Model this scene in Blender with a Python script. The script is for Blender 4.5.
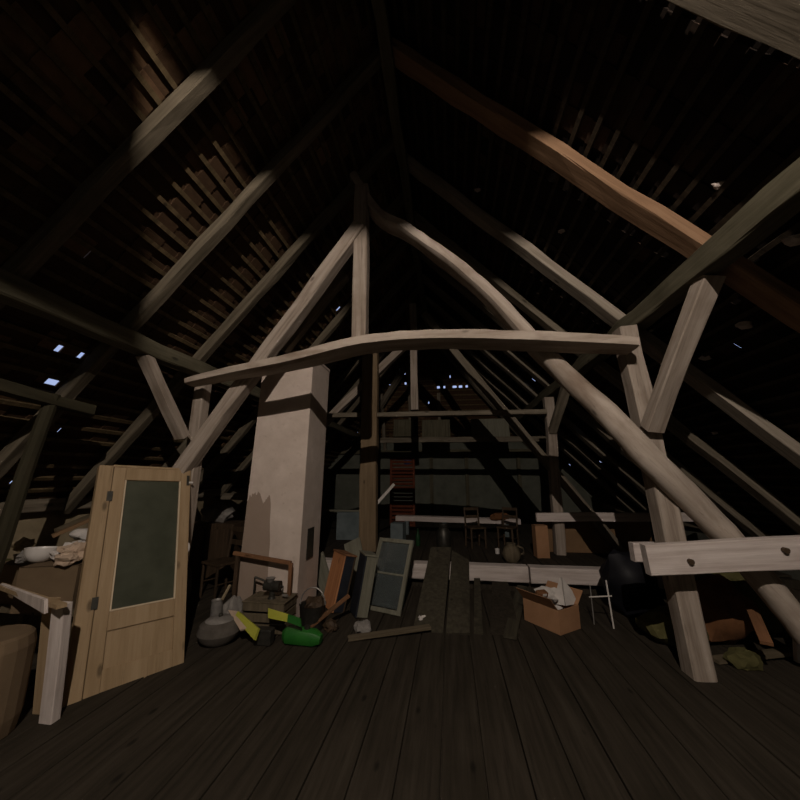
import bpy, bmesh, math, random
from mathutils import Vector, Matrix, noise

for o in list(bpy.data.objects):
    bpy.data.objects.remove(o, do_unlink=True)
sc = bpy.context.scene
COL = sc.collection
V = Vector

# ------------------------------------------------------------------ camera
FPX, PITCH, YAW, EYE = 345.0, math.radians(12.4), math.radians(8.0), V((0, 0, 1.6))
cam = bpy.data.cameras.new('camera')
cam.sensor_fit = 'HORIZONTAL'; cam.sensor_width = 36.0
cam.lens = 36.0 * FPX / 800.0
cam.clip_start = 0.05
camo = bpy.data.objects.new('camera', cam); COL.objects.link(camo)
camo.location = EYE
camo.rotation_euler = (math.pi / 2 + PITCH, 0, YAW)
sc.camera = camo

# ------------------------------------------------------------------ daylight outside
w = bpy.data.worlds.new('dusk_sky'); sc.world = w; w.use_nodes = True
w.node_tree.nodes['Background'].inputs[0].default_value = (0.50, 0.62, 1.0, 1)
w.node_tree.nodes['Background'].inputs[1].default_value = 0.75

# ------------------------------------------------------------------ exposure
sc.view_settings.view_transform = 'Standard'
sc.view_settings.look = 'None'
sc.view_settings.gamma = 1.0
sc.view_settings.use_curve_mapping = False
sc.view_settings.exposure = 0.0
LAMP = V((0.14, -1.40, 4.42))       # bulb of the work lamp above and behind the camera
LAMP_STRENGTH = 112000.0
LAMP_COLOR = (1.0, 0.86, 0.73)

# ------------------------------------------------------------------ helpers
FW = V((-math.sin(YAW) * math.cos(PITCH), math.cos(YAW) * math.cos(PITCH), math.sin(PITCH)))
RT = V((math.cos(YAW), math.sin(YAW), 0)); UP = RT.cross(FW)
def ray(x, y): return FW + RT * ((x - 400) / FPX) + UP * ((400 - y) / FPX)
def at(x, y, Y): d = ray(x, y); return EYE + d * ((Y - EYE.y) / d.y)
def on_plane(x, y, o, n): d = ray(x, y); return EYE + d * ((o - EYE).dot(n) / d.dot(n))
def proj(p):
    d = p - EYE; z = d.dot(FW)
    if z < .05: return (-999, -999, z)
    return (400 + FPX * d.dot(RT) / z, 400 - FPX * d.dot(UP) / z, z)

def frame(p0, p1, hint=V((0, 0, 1))):
    """matrix with local Z from p0 to p1, local Y towards hint"""
    z = (p1 - p0).normalized()
    if abs(z.dot(hint)) > .98: hint = V((0, 1, 0))
    x = hint.cross(z).normalized(); y = z.cross(x)
    m = Matrix((x, y, z)).transposed().to_4x4(); m.translation = p0
    return m
def TR(x=0, y=0, z=0, rx=0, ry=0, rz=0):
    R = math.radians
    return Matrix.Translation((x, y, z)) @ Matrix.Rotation(R(rz), 4, 'Z') @ Matrix.Rotation(R(ry), 4, 'Y') @ Matrix.Rotation(R(rx), 4, 'X')

class MB:
    def __init__(s): s.bm = bmesh.new()
    def box(s, c, size, m=None, bev=0.0):
        r = bmesh.ops.create_cube(s.bm, size=1.0)
        vs = r['verts']
        for v in vs: v.co = V((v.co.x * size[0], v.co.y * size[1], v.co.z * size[2]))
        if bev:
            es = list({e for v in vs for e in v.link_edges})
            rb = bmesh.ops.bevel(s.bm, geom=es, offset=bev, segments=1, affect='EDGES')
            vs = list({v for f in rb['faces'] for v in f.verts} | {v for v in vs if v.is_valid})
        for v in vs:
            v.co = v.co + V(c)
            if m is not None: v.co = m @ v.co
        return s
    def rings(s, rings, cap=True):
        vr = [[s.bm.verts.new(p) for p in r] for r in rings]
        n = len(vr[0])
        for a, b in zip(vr, vr[1:]):
            for i in range(n):
                s.bm.faces.new((a[i], a[(i + 1) % n], b[(i + 1) % n], b[i]))
        if cap:
            s.bm.faces.new(list(reversed(vr[0]))); s.bm.faces.new(vr[-1])
        return s
    def tube(s, path, radii, n=8, seed=0, amp=0.0, cap=True, deep=None, sq=2.0):
        if not isinstance(radii, (list, tuple)): radii = [radii] * len(path)
        rr = []
        for i, p in enumerate(path):
            a = path[max(0, i - 1)]; b = path[min(len(path) - 1, i + 1)]
            z = (b - a).normalized(); h = V((0, 0, 1)) if abs(z.z) < .95 else V((0, 1, 0))
            x = h.cross(z).normalized(); y = z.cross(x)
            ring = []
            for k in range(n):
                t = 2 * math.pi * k / n
                ct, st = math.cos(t), math.sin(t)
                e_ = sq[i] if isinstance(sq, list) else sq
                if e_ != 2.0:
                    k_ = (abs(ct) ** e_ + abs(st) ** e_) ** (-1 / e_); ct *= k_; st *= k_
                q = p + x * (ct * (deep[i] if deep else radii[i])) + y * (st * radii[i])
                if amp: q += (q - p) * noise.noise(q * 6 + V((seed, seed * 2, 0))) * amp
                ring.append(q)
            rr.append(ring)
        return s.rings(rr, cap)
    def lathe(s, prof, n=16, m=None, cap=True):
        rr = []
        for r, z in prof:
            rr.append([(m or Matrix()) @ V((r * math.cos(2 * math.pi * k / n), r * math.sin(2 * math.pi * k / n), z)) for k in range(n)])
        return s.rings(rr, cap)
    def timber(s, L, wd, h, seed, amp=0.01, ch=0.15):
        n = max(2, int(L / 0.3)); rr = []
        c = ch * min(wd, h) * .5
        for i in range(n + 1):
            z = L * i / n
            jx = noise.noise(V((z * 1.3, seed, 0))) * amp * 1.6; jy = noise.noise(V((z * 1.3, seed, 9))) * amp * 1.6
            a, b = wd / 2, h / 2
            ring = []
            for q, (x, y) in enumerate(((a - c, -b), (a, -b + c), (a, b - c), (a - c, b), (-a + c, b), (-a, b - c), (-a, -b + c), (-a + c, -b))):
                k = noise.noise(V((z * 3, seed + q * 3.1, 4))) * amp
                ring.append(V((x + jx + k * (1 if x > 0 else -1), y + jy + k * (1 if y > 0 else -1), z)))
            rr.append(ring)
        return s.rings(rr)
    def slab(s, pts, th):
        """solid from 4 planar-ish points extruded by th along their normal"""
        n = (pts[1] - pts[0]).cross(pts[3] - pts[0]).normalized() * th
        return s.rings([pts, [p + n for p in pts]])
    def blob(s, c, size, seed, amp=.35, sub=3, fr=1.6, flat=None, sharp=False):
        r = bmesh.ops.create_icosphere(s.bm, subdivisions=sub, radius=1.0)
        for v in r['verts']:
            d = v.co.copy()
            k = noise.noise(d * fr + V((seed * 7.3, seed, 2))) + .5 * noise.noise(d * fr * 2.3 + V((seed, 3, seed)))
            if sharp: k = abs(k) * 2 - .5
            v.co = d * (1 + amp * k)
            v.co = V((v.co.x * size[0], v.co.y * size[1], v.co.z * size[2]))
            if flat is not None and v.co.z < flat: v.co.z = flat
            v.co += V(c)
        return s
    def mesh(s, name, smooth=False):
        bmesh.ops.recalc_face_normals(s.bm, faces=s.bm.faces)
        if smooth:
            for e in s.bm.edges:
                if len(e.link_faces) == 2 and e.calc_face_angle() > .55: e.smooth = False
        me = bpy.data.meshes.new(name); s.bm.to_mesh(me); s.bm.free()
        if smooth:
            for p in me.polygons: p.use_smooth = True
        return me
    def obj(s, name, mat, parent=None, m=None, smooth=False, world=False):
        """m: object matrix (local for children). world=True: verts are world coords, moved into the parent's/origin frame"""
        if world:
            base = parent.matrix_basis if parent is not None else None
            if parent is not None and parent.parent is not None: base = parent.parent.matrix_basis @ base
            if base is None:
                s.bm.verts.ensure_lookup_table()
                lo = V([min(v.co[i] for v in s.bm.verts) for i in range(3)]); hi = V([max(v.co[i] for v in s.bm.verts) for i in range(3)])
                base = Matrix.Translation(((lo.x + hi.x) / 2, (lo.y + hi.y) / 2, lo.z)); m = base
            bmesh.ops.transform(s.bm, matrix=base.inverted(), verts=s.bm.verts)
        me = s.mesh(name, smooth); me.materials.append(mat)
        o = bpy.data.objects.new(name, me); COL.objects.link(o)
        if parent is not None: o.parent = parent
        if m is not None: o.matrix_basis = m
        return o

def tag(o, label, cat=None, group=None, kind=None):
    o['label'] = label
    if cat: o['category'] = cat
    if group: o['group'] = group
    if kind: o['kind'] = kind
    return o
def thing(name, label, cat, m=None, group=None, kind=None):
    o = bpy.data.objects.new(name, None); COL.objects.link(o)
    o.empty_display_size = .1
    if m is not None: o.matrix_basis = m if isinstance(m, Matrix) else Matrix.Translation(m)
    return tag(o, label, cat, group, kind)

SEED = [0]
def timber(name, p0, p1, wd, h, mat, label, cat='beam', group=None, hint=V((0, 0, 1)), amp=.01, parent=None):
    SEED[0] += 1
    o = MB().timber((p1 - p0).length, wd, h, SEED[0] * 1.7, amp).obj(name, mat, parent, frame(p0, p1, hint))
    if label: tag(o, label, cat, group)
    return o

# ------------------------------------------------------------------ materials
def mat_new(name):
    m = bpy.data.materials.new(name); m.use_nodes = True
    nt = m.node_tree; b = nt.nodes['Principled BSDF']
    b.inputs['Specular IOR Level'].default_value = .2
    return m, nt, b
def ramp(nt, fac, stops):
    r = nt.nodes.new('ShaderNodeValToRGB'); nt.links.new(fac, r.inputs[0])
    el = r.color_ramp.elements
    el[0].position, el[0].color = stops[0][0], (*stops[0][1], 1)
    el[1].position, el[1].color = stops[-1][0], (*stops[-1][1], 1)
    for p, c in stops[1:-1]:
        e = el.new(p); e.color = (*c, 1)
    return r.outputs[0]
def nz(nt, scale, detail=5, vec=None, rough=.6):
    n = nt.nodes.new('ShaderNodeTexNoise'); n.inputs['Scale'].default_value = scale
    n.inputs['Detail'].default_value = detail; n.inputs['Roughness'].default_value = rough
    if vec is not None: nt.links.new(vec, n.inputs['Vector'])
    return n.outputs['Fac']
def coords(nt, scale=(1, 1, 1), rnd=True):
    tc = nt.nodes.new('ShaderNodeTexCoord'); mp = nt.nodes.new('ShaderNodeMapping')
    mp.inputs['Scale'].default_value = scale
    nt.links.new(tc.outputs['Object'], mp.inputs['Vector'])
    if rnd:
        oi = nt.nodes.new('ShaderNodeObjectInfo'); ml = nt.nodes.new('ShaderNodeMath'); ml.operation = 'MULTIPLY'
        ml.inputs[1].default_value = 37.0; nt.links.new(oi.outputs['Random'], ml.inputs[0])
        nt.links.new(ml.outputs[0], mp.inputs['Location'])
    return mp.outputs[0]
def mixc(nt, fac, a, b, mode='MIX'):
    n = nt.nodes.new('ShaderNodeMix'); n.data_type = 'RGBA'; n.blend_type = mode
    if isinstance(fac, float): n.inputs[0].default_value = fac
    else: nt.links.new(fac, n.inputs[0])
    for i, c in ((6, a), (7, b)):
        if isinstance(c, tuple): n.inputs[i].default_value = (*c, 1)
        else: nt.links.new(c, n.inputs[i])
    return n.outputs[2]
def bump(nt, b, fac, strength=.4, dist=.01):
    bp = nt.nodes.new('ShaderNodeBump'); bp.inputs['Strength'].default_value = strength; bp.inputs['Distance'].default_value = dist
    nt.links.new(fac, bp.inputs['Height']); nt.links.new(bp.outputs[0], b.inputs['Normal'])

def wood(name, c0, c1, c2, grain=(22, 22, 1.2), rough=.85, stain=(.05, .035, .02), stain_amt=.55):
    m, nt, b = mat_new(name)
    g = nz(nt, 1.0, 6, coords(nt, grain)); big = nz(nt, 2.2, 4, coords(nt, (1, 1, .7)))
    col = ramp(nt, g, [(.28, c0), (.5, c1), (.72, c2)])
    sf = ramp(nt, big, [(.52, (0, 0, 0)), (.74, (stain_amt,) * 3)])
    col = mixc(nt, sf, col, stain)
    vo = nt.nodes.new('ShaderNodeTexVoronoi'); vo.inputs['Scale'].default_value = 2.2
    nt.links.new(coords(nt, (2.2, 2.2, .9)), vo.inputs['Vector'])
    kn = ramp(nt, vo.outputs['Distance'], [(.05, (.75, .75, .75)), (.11, (0, 0, 0))])
    col = mixc(nt, kn, col, tuple(x * .3 for x in c0))
    fine = nz(nt, 1.0, 4, coords(nt, (70, 70, 3)))
    col = mixc(nt, ramp(nt, fine, [(.60, (0, 0, 0)), (.72, (.45, .45, .45))]), col, tuple(x * .45 for x in c0))
    nt.links.new(col, b.inputs['Base Color']); b.inputs['Roughness'].default_value = rough
    bump(nt, b, g, .5, .008)
    return m
def plain(name, c0, c1, scale=6, rough=.8, bumpd=.004, spec=.2, metal=0, detail=5):
    m, nt, b = mat_new(name)
    f = nz(nt, scale, detail, coords(nt)); nt.links.new(ramp(nt, f, [(.3, c0), (.7, c1)]), b.inputs['Base Color'])
    b.inputs['Roughness'].default_value = rough; b.inputs['Specular IOR Level'].default_value = spec; b.inputs['Metallic'].default_value = metal
    if bumpd: bump(nt, b, f, .4, bumpd)
    return m

M = {}
M['truss'] = wood('weathered_truss_oak', (.20, .158, .125), (.335, .28, .235), (.43, .37, .318), stain=(.13, .09, .06), stain_amt=.6)
M['log'] = wood('stripped_log', (.26, .21, .17), (.42, .355, .30), (.53, .46, .40), grain=(10, 10, 1.0), stain=(.14, .085, .05), stain_amt=.7)
M['rafter'] = wood('grey_rafter_pine', (.10, .083, .06), (.18, .152, .115), (.25, .215, .165), stain=(.06, .05, .03), stain_amt=.6)
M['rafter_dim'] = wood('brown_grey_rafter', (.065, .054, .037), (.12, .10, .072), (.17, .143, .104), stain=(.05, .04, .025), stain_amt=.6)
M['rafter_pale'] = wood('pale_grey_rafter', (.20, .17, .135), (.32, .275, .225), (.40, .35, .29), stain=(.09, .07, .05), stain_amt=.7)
M['post_tan'] = wood('tan_post', (.15, .105, .062), (.21, .15, .09), (.26, .19, .12), stain=(.10, .07, .04), stain_amt=.4)
M['pole'] = wood('dark_bark_pole', (.018, .015, .009), (.032, .028, .016), (.048, .042, .025), grain=(9, 9, 1.0))
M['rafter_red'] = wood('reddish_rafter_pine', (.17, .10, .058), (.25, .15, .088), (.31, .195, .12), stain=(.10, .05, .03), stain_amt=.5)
M['purlin'] = wood('greenish_purlin', (.06, .053, .034), (.105, .094, .063), (.15, .134, .092), stain=(.05, .045, .025), stain_amt=.6)
M['pale'] = wood('pale_sawn_beam', (.44, .37, .34), (.58, .51, .48), (.68, .61, .58), stain=(.20, .15, .12), stain_amt=.4)
M['door'] = wood('ochre_painted_pine', (.26, .18, .10), (.33, .235, .138), (.39, .285, .175), grain=(16, 16, 1.0), stain=(.24, .16, .08), stain_amt=.35, rough=.6)
M['board'] = wood('dusty_brown_board', (.075, .06, .038), (.12, .095, .062), (.16, .13, .09), stain=(.05, .04, .02), stain_amt=.4)
M['floor'] = wood('dirty_floor_plank', (.018, .015, .010), (.034, .027, .019), (.05, .041, .03), stain=(.02, .016, .01), stain_amt=.6)
M['batten'] = wood('tile_batten', (.055, .04, .02), (.10, .07, .036), (.14, .10, .055), grain=(20, 1.2, 20))
M['batten_dark'] = wood('dark_tile_batten', (.02, .015, .01), (.04, .03, .02), (.06, .045, .03), grain=(20, 1.2, 20))  # darker version of the batten, used on the right slope
M['darkwood'] = wood('dark_furniture_wood', (.03, .02, .012), (.055, .036, .022), (.085, .055, .035), rough=.6)
M['redwood'] = wood('brown_stained_wood', (.14, .065, .03), (.21, .10, .05), (.27, .14, .07), rough=.7)
M['orange'] = wood('orange_varnished_wood', (.36, .15, .065), (.46, .21, .095), (.54, .26, .13), rough=.55, stain_amt=.2)
M['greyboard'] = wood('grey_green_painted_wood', (.13, .125, .095), (.18, .175, .135), (.235, .23, .18), stain=(.08, .07, .05), stain_amt=.4)
M['navy'] = plain('dark_blue_paint', (.010, .012, .018), (.022, .024, .032), 8, .6)
def tile_mat(name, c0, c1, c2):
    m, nt, b = mat_new(name)
    f = nz(nt, 14, 5, coords(nt))
    g = nt.nodes.new('ShaderNodeNewGeometry')
    ad = nt.nodes.new('ShaderNodeMath'); ad.operation = 'MULTIPLY_ADD'; ad.inputs[1].default_value = .45
    nt.links.new(f, ad.inputs[0])
    ml = nt.nodes.new('ShaderNodeMath'); ml.operation = 'MULTIPLY'; ml.inputs[1].default_value = .6
    nt.links.new(g.outputs['Random Per Island'], ml.inputs[0]); nt.links.new(ml.outputs[0], ad.inputs[2])
    nt.links.new(ramp(nt, ad.outputs[0], [(.15, c0), (.5, c1), (.82, c2)]), b.inputs['Base Color'])
    b.inputs['Roughness'].default_value = .95; bump(nt, b, f, .4, .004)
    return m
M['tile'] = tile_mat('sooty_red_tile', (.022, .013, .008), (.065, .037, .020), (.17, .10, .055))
M['tile_dark'] = tile_mat('dark_tile', (.008, .006, .005), (.018, .012, .009), (.05, .030, .020))  # darker version of the roof tile, used on the right slope
M['lime'] = plain('lime_mortar', (.40, .33, .30), (.62, .54, .50), 20, .95, .006)
M['plaster'] = plain('ochre_plaster', (.20, .16, .10), (.32, .26, .17), 5, .95, .01)
M['plaster_dark'] = plain('dirty_grey_plaster', (.07, .072, .062), (.13, .13, .11), 3, .95, .01)
M['wall_back'] = plain('dim_green_grey_boarding', (.10, .106, .086), (.155, .16, .132), 3, .95, .01)
M['drab'] = plain('dull_brown_metal', (.075, .065, .055), (.13, .115, .10), 8, .8, .003)
M['bead'] = plain('pale_putty', (.52, .42, .30), (.62, .51, .37), 8, .7, 0)
M['leanboard'] = wood('dark_dusty_board', (.03, .026, .018), (.052, .045, .031), (.075, .066, .046), stain=(.02, .018, .012), stain_amt=.4)
M['card'] = plain('brown_cardboard', (.30, .16, .085), (.38, .21, .115), 4, .85, .002)
M['card_dull'] = plain('dusty_cardboard', (.12, .083, .05), (.17, .12, .073), 4, .9, .002)
M['hardboard'] = plain('brown_hardboard', (.16, .095, .05), (.23, .14, .075), 3, .8, .002)
M['paper'] = plain('crumpled_paper', (.46, .43, .41), (.62, .58, .55), 9, .9, .004)
M['beigecloth'] = plain('beige_cloth', (.40, .30, .22), (.52, .40, .31), 9, .95, .006)
M['greycloth'] = plain('grey_rag', (.15, .14, .13), (.30, .28, .26), 7, .95, .008)
M['olive'] = plain('olive_sackcloth', (.06, .055, .02), (.11, .10, .04), 8, .95, .008)
M['rust'] = plain('rust_red_blanket', (.10, .045, .02), (.20, .09, .04), 6, .95, .008)
M['black'] = plain('black_plastic', (.004, .004, .006), (.010, .010, .014), 4, .55, .004)
M['enamel'] = plain('white_enamel', (.55, .52, .50), (.70, .67, .65), 5, .35, 0, .5)
M['iron'] = plain('dark_cast_iron', (.035, .035, .03), (.075, .07, .06), 14, .45, .003, .5, .6)
M['grey_metal'] = plain('dull_grey_metal', (.20, .19, .18), (.34, .32, .30), 10, .5, .002, .5, .4)
M['green'] = plain('bright_green_plastic', (.012, .10, .014), (.025, .16, .022), 5, .4, .001, .5)
M['yellow'] = plain('yellow_green_plastic', (.36, .37, .04), (.46, .46, .07), 5, .45, .001, .5)
M['bottle'] = plain('dark_green_glass', (.01, .04, .015), (.015, .055, .02), 4, .2, 0, .5)
M['teal'] = plain('blue_grey_paint', (.10, .125, .13), (.16, .19, .20), 6, .8, .002)
M['louvre'] = plain('brick_red_paint', (.085, .022, .010), (.14, .038, .017), 8, .75, .002)
M['white'] = plain('white_paint', (.55, .52, .48), (.66, .62, .58), 8, .6, .002)
M['daylight_blue'] = plain('painted_daylight', (.02, .06, .22), (.03, .09, .30), 8, .4, 0, .5)  # blue colour stands in for daylight seen through a gap
m, nt, b = mat_new('dusty_glass'); M['glass'] = m
f = nz(nt, 5, 5, coords(nt)); nt.links.new(ramp(nt, f, [(.3, (.050, .056, .036)), (.7, (.085, .090, .062))]), b.inputs['Base Color'])
b.inputs['Roughness'].default_value = .45; b.inputs['Transmission Weight'].default_value = .25
m, nt, b = mat_new('sash_glass'); M['sash_glass'] = m
b.inputs['Base Color'].default_value = (.35, .40, .40, 1); b.inputs['Roughness'].default_value = .12; b.inputs['Transmission Weight'].default_value = .85
# chimney render with an old darker patch low on its left
m, nt, b = mat_new('chimney_render'); M['chimney'] = m
co = coords(nt, rnd=False)
f1 = nz(nt, 3.0, 6, co); f2 = nz(nt, 14, 5, co)
col = ramp(nt, f1, [(.3, (.52, .43, .375)), (.6, (.63, .535, .475)), (.75, (.70, .60, .535))])
col = mixc(nt, ramp(nt, f2, [(.60, (0, 0, 0)), (.75, (.35, .35, .35))]), col, (.30, .22, .17))
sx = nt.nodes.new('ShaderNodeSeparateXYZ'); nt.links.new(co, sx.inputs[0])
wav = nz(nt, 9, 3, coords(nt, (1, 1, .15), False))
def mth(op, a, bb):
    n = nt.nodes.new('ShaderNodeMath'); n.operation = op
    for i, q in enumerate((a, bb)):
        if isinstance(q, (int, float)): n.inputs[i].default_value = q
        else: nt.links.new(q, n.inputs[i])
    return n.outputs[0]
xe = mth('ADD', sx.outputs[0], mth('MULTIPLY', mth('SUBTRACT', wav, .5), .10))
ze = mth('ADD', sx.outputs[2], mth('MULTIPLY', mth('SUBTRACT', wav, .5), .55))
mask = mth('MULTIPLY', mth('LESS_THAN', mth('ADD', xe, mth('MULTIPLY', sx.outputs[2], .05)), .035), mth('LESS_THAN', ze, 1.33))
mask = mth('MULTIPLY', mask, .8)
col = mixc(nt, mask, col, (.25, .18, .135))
nt.links.new(col, b.inputs['Base Color']); b.inputs['Roughness'].default_value = .95
bump(nt, b, f2, .3, .008)
# bulb
m, nt, b = mat_new('lit_bulb'); M['bulb'] = m
b.inputs['Base Color'].default_value = (0, 0, 0, 1)
b.inputs['Emission Color'].default_value = (*LAMP_COLOR, 1); b.inputs['Emission Strength'].default_value = LAMP_STRENGTH

# ================================================================== STRUCTURE
ML, MR = 1.2, 1.05                              # roof pitches
AL, AR = (-2.95, 2.95), (2.0, 3.25)            # points on the rafter planes
RX = (AR[1] + AR[0] * MR - AL[1] + AL[0] * ML) / (ML + MR)
RZ = AR[1] - (RX - AR[0]) * MR
def zl(x): return AL[1] + (x - AL[0]) * ML
def zr(x): return AR[1] - (x - AR[0]) * MR
WLX, WRX = -4.45, 4.50
YF, YB = -2.6, 11.3                            # front and back gables
PLAT_Y, PLAT_Z = 5.6, 0.30
HZ, HY, HTOPY = 2.35, 11.55, 9.7               # hip at the back: eave height / y, ridge y
def hip_y(z): return HY - (z - HZ) / (RZ - HZ) * (HY - HTOPY)

def planks(root, x0, x1, y0, y1, ztop, wd, mat):
    n = int((x1 - x0) / wd); rnd = random.Random(3)
    for i in range(n):
        xa = x0 + (x1 - x0) * i / n; xb = x0 + (x1 - x0) * (i + 1) / n
        dz = rnd.uniform(-.006, .0)
        SEED[0] += 1
        o = MB().box((0, 0, (y1 - y0) / 2), (xb - xa - .008, .03, y1 - y0), bev=.003).obj('plank', mat, root, frame(V(((xa + xb) / 2, y0, ztop - .015 + dz)), V(((xa + xb) / 2, y1, ztop - .015 + dz))))
fl = thing('floor', 'dusty dark plank floor at the front of the attic', 'floor', kind='structure')
MB().box(((WLX + WRX) / 2, (YF + PLAT_Y) / 2, -.08), (WRX - WLX + .2, PLAT_Y - YF, .09)).obj('subfloor', M['floor'], fl, world=True)
planks(fl, WLX, WRX, YF, PLAT_Y - .02, 0.0, .24, M['floor'])
fp = thing('floor', 'raised dark plank floor behind the pale sill beams', 'floor', kind='structure')
MB().box(((WLX + WRX) / 2, (YB + PLAT_Y) / 2, .11), (WRX - WLX, YB - PLAT_Y, .30)).obj('subfloor', M['floor'], fp, world=True)
planks(fp, WLX, WRX, PLAT_Y + .1, YB, PLAT_Z, .26, M['floor'])

# knee walls and gables
wl = MB().box((WLX - .1, (YF + YB) / 2, .56), (.2, YB - YF + .4, 1.36)).obj('wall_left', M['plaster'], world=True)
tag(wl, 'low ochre plaster knee wall under the left eaves', 'wall', kind='structure')
wr = MB().box((WRX + .1, (YF + YB) / 2, .31), (.2, YB - YF + .4, .86)).obj('wall_right', M['plaster_dark'], world=True)
tag(wr, 'low dirty knee wall under the right eaves', 'wall', kind='structure')
def gable(Y, ztop=None):
    xs = [WLX - .1, WRX + .1]
    if ztop is None:
        prof = [V((xs[0], Y, -.1)), V((xs[1], Y, -.1)), V((xs[1], Y, zr(xs[1]))), V((RX, Y, RZ)), V((xs[0], Y, zl(xs[0])))]
    else:
        prof = [V((xs[0], Y, -.1)), V((xs[1], Y, -.1)), V((xs[1], Y, zr(xs[1]) + .22)), V((AR[0] + (AR[1] + .22 - ztop) / MR, Y, ztop)), V((AL[0] - (AL[1] + .22 - ztop) / ML, Y, ztop)), V((xs[0], Y, zl(xs[0]) + .22))]
    return MB().rings([prof, [p + V((0, .2, 0)) for p in prof]])
tag(gable(YF - .2).obj('wall_front', M['plaster_dark'], world=True), 'gable wall at the near end of the attic', 'wall', kind='structure')
wb = gable(YB, HZ + .38).obj('wall_back', M['wall_back'], world=True)
tag(wb, 'dim grey green plaster wall closing the far end', 'wall', kind='structure')
for px, zt in ((432, 2.3), (468, 2.3), (521, 2.3), (392, 2.3)):
    p = at(px, 500, YB - .05)
    MB().timber(zt - PLAT_Z, .11, .09, px, .006).obj('stud', M['purlin'], wb, wb.matrix_basis.inverted() @ frame(V((p.x, YB - .045, PLAT_Z)), V((p.x, YB - .045, zt)), V((0, 1, 0))))
MB().timber(8.4, .12, .12, 5, .006).obj('head_rail', M['purlin'], wb, wb.matrix_basis.inverted() @ frame(V((-3.9, YB - .06, 2.36)), V((4.5 - .3, YB - .06, 2.36))))

# wall plates
t = timber('trim_1', V((WLX + .02, YF, 1.29)), V((WLX + .02, YB, 1.29)), .2, .13, M['rafter'], None, amp=.012)
tag(t, 'grey timber wall plate lying on the left knee wall', 'beam', kind='structure')
t = timber('trim_2', V((WRX - .02, YF, .74)), V((WRX - .02, YB, .74)), .2, .13, M['rafter'], None, amp=.012)
tag(t, 'dark timber wall plate lying on the right knee wall', 'beam', kind='structure')

# ---------------------------------------------------------------- tiled roof slopes
def slope(label, u, v, origin, nrm, ulen, vlen, mat, holes, keep, seed, lumps=()):
    """origin: ridge end on the tile plane; tiles hang on battens; u along the ridge, v down the slope"""
    rnd = random.Random(seed)
    root = thing('ceiling', label, 'roof', origin, kind='structure')
    GA, TW, TL = .165, .175, .23
    nr, nc = int(vlen / GA), int(ulen / TW)
    base = Matrix((u, v, nrm)).transposed().to_4x4()
    hol = {}
    for (px, py, g) in holes:
        q = on_plane(px, py, origin, nrm) - origin
        hol[(int(q.dot(v) / GA), int(q.dot(u) / TW))] = g
    meshes = {}
    def tile_mesh(kind):
        nonlocal TW
        if kind not in meshes:
            mb = MB()
            if isinstance(kind, float):
                mb.box((-TW * kind / 2, 0, 0), (TW * (1 - kind), TL, .014))
            else:
                k = (kind - 1) * .002
                TW_ = TW; TW = TW * 1.04
                mb.rings([[V((-TW / 2, -TL / 2, -.007)), V((TW / 2, -TL / 2, -.007 + k)), V((TW / 2, TL / 2, -.007)), V((-TW / 2, TL / 2, -.007 + k))],
                          [V((-TW / 2, -TL / 2, .009)), V((TW / 2, -TL / 2, .009)), V((TW / 2, TL / 2, .009)), V((-TW / 2, TL / 2, .009))]])
                TW = TW_
            me = mb.mesh('tile'); me.materials.append(mat); meshes[kind] = me
        return meshes[kind]
    cells = []
    for r in range(nr):
        for c in range(nc):
            cen = v * ((r + .5) * GA) + u * ((c + .5) * TW)
            if not keep(origin + cen): continue
            g = hol.get((r, c))
            if g is not None and g >= .95: continue
            kind = g if g is not None else rnd.randrange(3)
            tilt = .055 + rnd.uniform(-.006, .006)
            m = Matrix.Translation(cen + nrm * (rnd.uniform(0, .004) + (.011 if c % 2 else 0))) @ base @ Matrix.Rotation(tilt, 4, 'X')
            x, y, d = proj(origin + cen)
            vis = 0 <= x < 800 and 165 <= y < 635
            cells.append((0 if vis else 1, d if vis else 99, kind, m))
    cells.sort(key=lambda q: (q[0], q[1]))
    for _, _, kind, m in cells[:300]:
        o = bpy.data.objects.new('tile', tile_mesh(kind)); COL.objects.link(o); o.parent = root; o.matrix_basis = m
    bm = bmesh.new()
    for _, _, kind, m in cells[300:]:
        n0 = len(bm.verts); bm.from_mesh(tile_mesh(kind)); bm.verts.ensure_lookup_table()
        for vv in bm.verts[n0:]: vv.co = m @ vv.co
    me = bpy.data.meshes.new('remaining_tiles'); bm.to_mesh(me); bm.free(); me.materials.append(mat)
    o = bpy.data.objects.new('remaining_tiles', me); COL.objects.link(o); o.parent = root; o['kind'] = 'stuff'
    bme = MB().box((0, 0, 0), (nc * TW, .038, .026)).mesh('batten'); bme.materials.append(M['batten'] if mat is M['tile'] else M['batten_dark'])
    for r in range(nr):
        cen = v * (r * GA + .03) + u * (nc * TW / 2) - nrm * .028
        o = bpy.data.objects.new('batten', bme); COL.objects.link(o); o.parent = root
        o.matrix_basis = Matrix.Translation(cen + nrm * rnd.uniform(-.003, .003)) @ base
    for i, (px, py, s) in enumerate(lumps):
        q = on_plane(px, py, origin - nrm * .03, nrm) - origin
        o = MB().blob((0, 0, 0), (s, s * .6, s * .45), i + 3, .5, 2, sharp=True).obj('mortar_lump', M['lime'], root, Matrix.Translation(q))
    return root
TOFF = .125
nL = V((-ML, 0, 1)).normalized(); vL = V((-1, 0, -ML)).normalized()
nR = V((MR, 0, 1)).normalized(); vR = V((1, 0, -MR)).normalized()
ridge = V((RX, 0, RZ + .1))
LEN_Y = 14.6
inside_hip = lambda p: p.y < hip_y(p.z) + .25
oL = V((RX, -3.0, RZ)) + nL * TOFF - vL * .12
oR = V((RX, -3.0 + LEN_Y, RZ)) + nR * TOFF - vR * .12
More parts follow.
